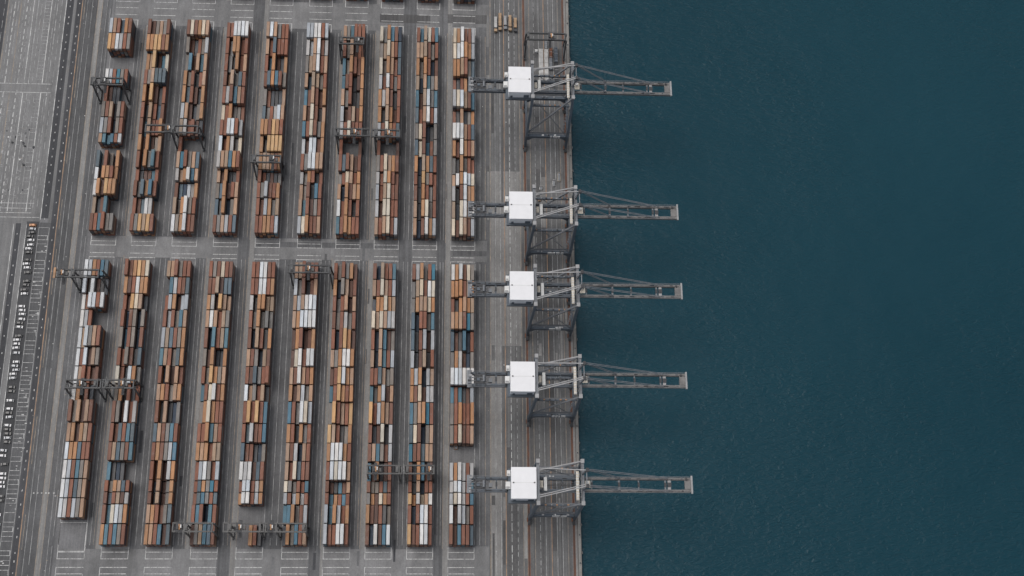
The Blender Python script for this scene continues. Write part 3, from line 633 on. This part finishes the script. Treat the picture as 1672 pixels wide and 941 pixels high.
    for x_, y_, w_, d_, mt in ((46.4, 4.6, 2.2, 3.6, 'offwhite'), (45.6, -3.6, 3.0, 4.6, 'offwhite')):
        b = MB(); b.box(X(x_), X(x_)+w_, y_, y_+d_, 59.0, 61.8, mt); b.box(X(x_)+.3, X(x_)+w_-.6, y_+.4, y_+1.4, 61.8, 62.2, 'steellight'); b.box(X(x_), X(x_)+.8, y_-1.4, y_-.02, 59.0, 60.4, 'machine'); b.build("equipment_box", r)
    # access walk below the seaward top beam and odd decks
    b = MB(); b.box(X(90.2), X(92.0), -10.5, 8.0, 60.6, 60.9, 'cream')
    for k in range(10): b.box(X(90.3), X(91.9), -10+k*1.8, -9.3+k*1.8, 60.9, 61.15, 'offwhite')
    b.build("walkway", r)
    b = MB(); b.box(X(96.0), X(99.5), -2.2, 2.4, 57.9, 58.3, 'cream'); b.box(X(96.4), X(98.4), .2, 1.9, 58.3, 60.2, 'offwhite'); b.build("hoist_deck", r)
    b = MB(); b.box(X(70), X(72.0), -4.0, 4.6, 57.8, 58.3, 'offwhite'); b.box(X(67.6), X(69.4), -2.0, 2.4, 57.8, 58.6, 'cream'); b.build("service_platform", r)
    b = MB()
    for k in range(11): b.box(X(SX)-2.3+(k%2)*.06, X(SX)-1.1, -8+k*.001, -6.6, 3+k*5.1, 3.2+k*5.1, 'steel')
    b.beam((X(SX)-1.8, -7.3, 2), (X(SX)-1.8, -7.3, 58), .25, .25, 'steel'); b.build("stair_tower", r)
    return r
ship_crane(436.0, "northernmost ship crane, beside the dark gantry on the quay", -20.0, 12.0, (2.5, ((1.0,.8),(3.6,.3),(1.4,0))))
ship_crane(341.3, "second ship crane from the top, with a straight white sign on its beam", -15.0, 12.6, (-1.0, ((5.4,.6),(2.6,.6),(2.2,0))))
ship_crane(284.1, "middle one of the five white roofed ship cranes", -13.8, 12.6, (-1.0, ((4.2,.5),(3.6,0))))
ship_crane(222.3, "fourth ship crane from the top, level with white containers", -13.8, 12.6, (0.0, ((1.8,.5),(1.6,.5),(1.4,.5),(3.0,0))))
ship_crane(153.7, "southernmost ship crane nearest the bottom edge", -12.4, 12.8, (-1.0, ((5.0,.6),(4.0,0))))

# ------------------------------------------------------------------ things on the quay
def rot_z(o, a): o.rotation_euler = (0,0,a)
def lorry(px, py0, py1, col, cab, label, wid=2.5):
    x, ya = at(px, py1, 1.5); _, yb = at(px, py0, 1.5); L = yb-ya
    r = empty("lorry", (x, ya, 0), label, "lorry", "lorries parked in a row on the quay")
    b = MB(); b.box(-wid/2, wid/2, 3.4, L, 1.15, 1.45, 'machine')
    for k in range(3): b.box(-wid/2+.1, wid/2-.1, 4+k*(L-5)/3, 4.3+k*(L-5)/3, 1.45, 1.6, 'machine')
    ch = b.build("chassis", r)
    b = MB(); b.box(-wid/2-.02, wid/2+.02, 3.8, L-.1, 1.61, 2.3, col); b.box(-wid/2+.2, wid/2-.2, 4.2, L-.5, 2.301, 2.5, col)
    for k in range(5): b.box(-wid/2-.04, wid/2+.04, 4+k*(L-4.6)/5, 4.15+k*(L-4.6)/5, 2.3, 2.56, 'orangemetal' if col == 'bedtan' else 'steellight')
    b.build("flatbed", r)
    b = MB(); b.box(-1.15, 1.15, .1, 2.4, .9, 3.0, cab); b.box(-1.0, 1.0, 2.4, 3.3, .9, 1.5, 'machine'); co = b.build("cab", r)
    b = MB(); b.box(-1.0, 1.0, .03, .09, 1.9, 2.8, 'glass'); b.build("windscreen", co)
    for y in (1.2, L-1.2, L-2.5, 4.4):
        b = MB()
        for s in (-1, 1): b.cyl((s*.85, y, .5), (s*1.2, y, .5), .5, 'rubber', 10)
        b.build("wheel_pair", r)
lorry(809.2, 28, 53, 'panelgrey', 'bedtan', "short white bedded lorry at the left end of the parked row", 2.2)
lorry(816.5, 22, 50.5, 'bedtan', 'bedtan', "long weathered orange lorry second from left in the parked row", 2.2)
lorry(824.9, 26.5, 49, 'steellight', 'steel', "grey bedded lorry in the middle of the parked row", 2.2)
lorry(832.8, 25.5, 51.5, 'bedtan', 'bedtan', "tan orange lorry between the grey one and a dark cabbed one", 2.2)
lorry(841.4, 30, 53, 'bedtan', 'machine', "orange lorry with a dark rusty cab at the right end of the row", 2.2)
def slab(px0, px1, py0, py1, mat, label, cat, name, h=1.4, ribs=6):
    x0, ya = at(px0, py1, h); x1, yb = at(px1, py0, h)
    b = MB(); b.box(0, x1-x0, 0, yb-ya, .06, h, mat)
    for k in range(ribs): b.box(.15, x1-x0-.15, (k+.3)*(yb-ya)/ribs, (k+.3)*(yb-ya)/ribs+.25, h+.002, h+.16, mat if k % 3 else 'steellight')
    for y in (.4, (yb-ya)*.5, yb-ya-.8): b.box(-.08, x1-x0+.08, y, y+.35, .3, h+.1, mat)
    o = b.build(name); o.location = (x0, ya, 0); tag(o, label, cat, "deck loads lying on the quay under the dark gantry")
slab(880.3, 886.8, 80, 131, 'panelgrey', "long white hatch panel lying on the quay, left one of two", "hatch panel", "hatch_panel")
slab(889.3, 894.8, 80, 131, 'panelgrey', "long white hatch panel lying beside its twin, right one", "hatch panel", "hatch_panel")
slab(897.2, 901.8, 78, 94, 'rustline', "rust brown container on the quay under the dark gantry's trolley", "container", "quay_container", 2.6)
slab(897.2, 901.8, 94.6, 113, 'steel', "grey open top container on the quay south of the brown one", "container", "quay_container", 2.4)
slab(905.3, 910.5, 77, 101, 'steeldark', "dark blue container on the quay nearest the water", "container", "quay_container", 2.6)
slab(906, 911.5, 102, 130, 'machine', "black rusty lashing platform behind the dark blue container", "platform", "lashing_platform", 1.6)
slab(889.5, 893.5, 66, 79, 'steel', "small grey box at the gantry's north side of the panels", "box", "storage_box", 2.0)
slab(873.6, 877.8, 81, 84.6, 'offwhite', "small white cabin standing alone left of the hatch panels", "cabin", "site_cabin", 2.4, 2)
def small(px, py, mat, name, label, cat, sx=1.8, sy=3.6, h=1.6):
    x, y = at(px, py, 0); b = MB(); b.box(-sx/2, sx/2, -sy/2, sy/2, .05, h, mat); b.box(-sx/2+.2, sx/2-.2, -sy/2+.2, sy/2-.9, h, h+.35, 'steel'); b.box(-sx/2-.1, sx/2+.1, sy/2-.8, sy/2-.4, .3, h+.5, 'machine')
    o = b.build(name); o.location = (x, y, 0); tag(o, label, cat)
small(744.5, 731, 'orangemetal', "generator_unit", "orange brown unit alone in the empty bay of the quayside block", "unit", 2.3, 3.0)
small(883, 308, 'offwhite', "cable_bin", "pale bin on the quay north of the second ship crane", "bin", 2.0, 2.6)
small(881, 327, 'orangemetal', "tool_crate", "orange crate on the quay beside the second ship crane", "crate", 1.8, 2.2)
small(912.5, 290, 'cream', "pallet_stack", "pale pallet stack near the seaward rail between two ship cranes", "pallets", 1.8, 7.0)
small(904, 300, 'offwhite', "pallet_stack", "whitish pallet stack left of the seaward one", "pallets", 1.6, 5.0)
sr = random.Random(3)
stn = MB()
for k in range(42):   # dark oil stains and patched strips on the apron and in the lanes
    lx = sr.choice([37.2,40.8,44.4,47.8,51.2,55.2,59.2,62.4,66.8,70.5,74.1,78,81.8,85.4,89.1,92.6]); y_ = sr.uniform(95, 540); L_ = sr.uniform(4, 40)
    stn.sheet(lx-sr.uniform(.5, 1.3), lx+sr.uniform(.5, 1.3), y_, y_+L_, Z3+.004+k*.00008, sr.choice(['aprondark','apron','aprondark','apronlight']))
for k in range(22):
    xx, yy = sr.uniform(-322, -284), sr.uniform(356, 535)
    if sr.random() < .5: xx, yy = sr.uniform(-316, -292), sr.uniform(372, 430)
    n_ = 7; rr_ = sr.uniform(.3, 1.0)
    stn.face([(xx+rr_*sr.uniform(.6, 1.2)*math.cos(2*math.pi*i/n_), yy+rr_*1.5*sr.uniform(.6, 1.2)*math.sin(2*math.pi*i/n_), Z3+.021+k*.0001) for i in range(n_)], sr.choice(['darkroad','aprondark','road','whiteold']))
for k in range(60):
    i_ = sr.randrange(9); lx = XL[i_]+SW+sr.uniform(2, 8); y_ = sr.choice([sr.uniform(95, 320), sr.uniform(342, 505)]); L_ = sr.uniform(3, 22)
    stn.sheet(lx-sr.uniform(.4, 1.1), lx+sr.uniform(.4, 1.1), y_, y_+L_, Z3+.001+k*.00004, sr.choice(['lane','road','darkroad','yard']))
structure(stn, "ground_patches", "darker and lighter patches in the paving")
# bollards and fenders
bo = MB(); bo.cyl((0,0,.16), (0,0,.7), .28, 'machine', 10); bo.cyl((0,0,.7), (0,0,.95), .45, 'machine', 10); bo.box(-.5,.5,-.5,.5,.161,.24,'steel')
fe = MB(); fe.box(0, .55, -.9, .9, -2.8, -.3, 'rubber'); fe.cyl((.1,-1.0,-1.0), (.1,1.0,-1.0), .5, 'rubber', 10); fe.box(.56,.7,-.75,.75,-2.6,-.5,'offwhite')
bm, fm = bo.mesh("mooring_bollard"), fe.mesh("quay_fender")
for k in range(24):
    y = 112+k*18.6
    o = bpy.data.objects.new("mooring_bollard", bm); COL.objects.link(o); o.location = (QX-1.1, y, 0); tag(o, "black mooring bollard standing on the quay's coping", "bollard", "mooring bollards along the quay edge")
    o = bpy.data.objects.new("quay_fender", fm); COL.objects.link(o); o.location = (QX, y+7.0, 0); tag(o, "black fender with a pale face hung on the quay wall", "fender", "fenders along the quay wall")

# ------------------------------------------------------------------ parked cars (bays beside the west road)
def car_proto(paint):
    r = bpy.data.objects.new("parked_car", None); COL.objects.link(r)
    b = MB(); L, W_ = 4.7, 1.85
    b.hexa([(-L/2,-W_/2,.35),(L/2,-W_/2,.35),(L/2,W_/2,.35),(-L/2,W_/2,.35)], [(-L/2+.1,-W_/2+.08,.95),(L/2-.08,-W_/2+.08,.88),(L/2-.08,W_/2-.08,.88),(-L/2+.1,W_/2-.08,.95)], paint)
    b.hexa([(-1.55,-.72,1.40),(.75,-.72,1.40),(.75,.72,1.40),(-1.55,.72,1.40)], [(-1.45,-.66,1.5),(.62,-.66,1.5),(.62,.66,1.5),(-1.45,.66,1.5)], paint)
    bo_ = b.build("body", r)
    g_ = MB(); g_.hexa([(-2.1,-.8,.93),(1.4,-.8,.9),(1.4,.8,.9),(-2.1,.8,.93)], [(-1.56,-.7,1.398),(.72,-.7,1.398),(.72,.7,1.398),(-1.56,.7,1.398)], 'glass'); g_.build("windows", r)
    for x in (-1.45, 1.45):
        w_ = MB()
        for s in (-1, 1): w_.cyl((x, s*.74, .34), (x, s*.94, .34), .33, 'rubber', 10)
        w_.build("wheel_pair", r)
    return r
protos = {k: car_proto(k) for k in ('carwhite','carsilver','carblack','carorange')}
used = set(); cn = 0; y = 347.5
crn = random.Random(11)
cword = {'carwhite':'white','carsilver':'silver','carblack':'black','carorange':'orange'}
total = 0
while y > 96:
    dens = 0.78 if y > 180 else 0.6
    if crn.random() < dens:
        k = 'carorange' if cn == 0 else crn.choices(['carwhite','carsilver','carblack'], [.5,.24,.26])[0]
        xx = -285.0+crn.uniform(-1.1, 1.1); rz = crn.choice([0, math.pi])+crn.uniform(-.06, .06)
        cn += 1
        if cn == 1: lab = "orange car in the topmost bay of the black parking strip"
        else: lab = f"{cword[k]} car in the black parking strip, number {cn} counting down from its top"
        src = protos[k]
        if k not in used:
            used.add(k); src.location = (xx, y, .03); src.rotation_euler = (0,0,rz); tag(src, lab, "car", "cars parked in the black strip")
        else:
            c = copy_tree(src, (xx, y, .03), lab, rz); c["category"] = "car"; c["group"] = "cars parked in the black strip"
        if crn.random() < .13:   # a second car nose to tail in the deep bay
            pass
    y -= 2.85*crn.choice((1, 1, 1, 1.25))
# lamp masts on the lot
for px, py, lab in ((40.5,239,"lamp mast on the west lot beside the ladder shaped bays, upper one"),(38.5,269.5,"lamp mast on the west lot just above the pavement's double line, lower one"),(20,233,"lamp mast with a dark base among smudges on the west lot")):
    x, yy = at(px, py, 0)
    r = empty("lamp_mast", (x, yy, 0), lab, "lamp mast", "lamp masts on the west lot")
    b = MB(); b.cyl((0,0,0), (0,0,.8), .8, 'machine', 10); b.build("base", r)
    b = MB(); b.cyl((0,0,.8), (0,0,9), .14, 'steellight', 8); b.build("pole", r)
    b = MB(); b.cyl((0,0,9), (0,0,9.3), .55, 'offwhite', 12); b.build("lamp_head", r)

# ------------------------------------------------------------------ light: bright overcast, soft sun from the west north west
SE, SA = math.radians(66), math.radians(-62)      # elevation, azimuth from north
world = bpy.data.worlds.new("World"); sc.world = world; world.use_nodes = True
wn = world.node_tree; bg = wn.nodes["Background"]
sky = wn.nodes.new("ShaderNodeTexSky"); sky.sky_type = 'NISHITA'; sky.sun_disc = False
sky.sun_elevation = SE; sky.sun_rotation = SA; sky.air_density = 1.0; sky.dust_density = 5.0; sky.ozone_density = 1.0
hs = wn.nodes.new("ShaderNodeHueSaturation"); hs.inputs["Saturation"].default_value = 0.30
wn.links.new(sky.outputs[0], hs.inputs["Color"]); wn.links.new(hs.outputs[0], bg.inputs["Color"]); bg.inputs["Strength"].default_value = 0.135
sd = bpy.data.lights.new("sun", 'SUN'); sd.energy = 0.75; sd.angle = math.radians(30); sd.color = (1.0, 0.965, 0.92)
so_ = bpy.data.objects.new("sun", sd); COL.objects.link(so_)
tosun = Vector((math.sin(SA)*math.cos(SE), math.cos(SA)*math.cos(SE), math.sin(SE)))
so_.rotation_euler = tosun.to_track_quat('Z', 'Y').to_euler()
vs = sc.view_settings; vs.view_transform = 'Standard'; vs.look = 'None'; vs.gamma = 1.0; vs.exposure = 0.0
sc.render.engine = 'CYCLES'
sc.cycles.max_bounces = 5; sc.cycles.diffuse_bounces = 3
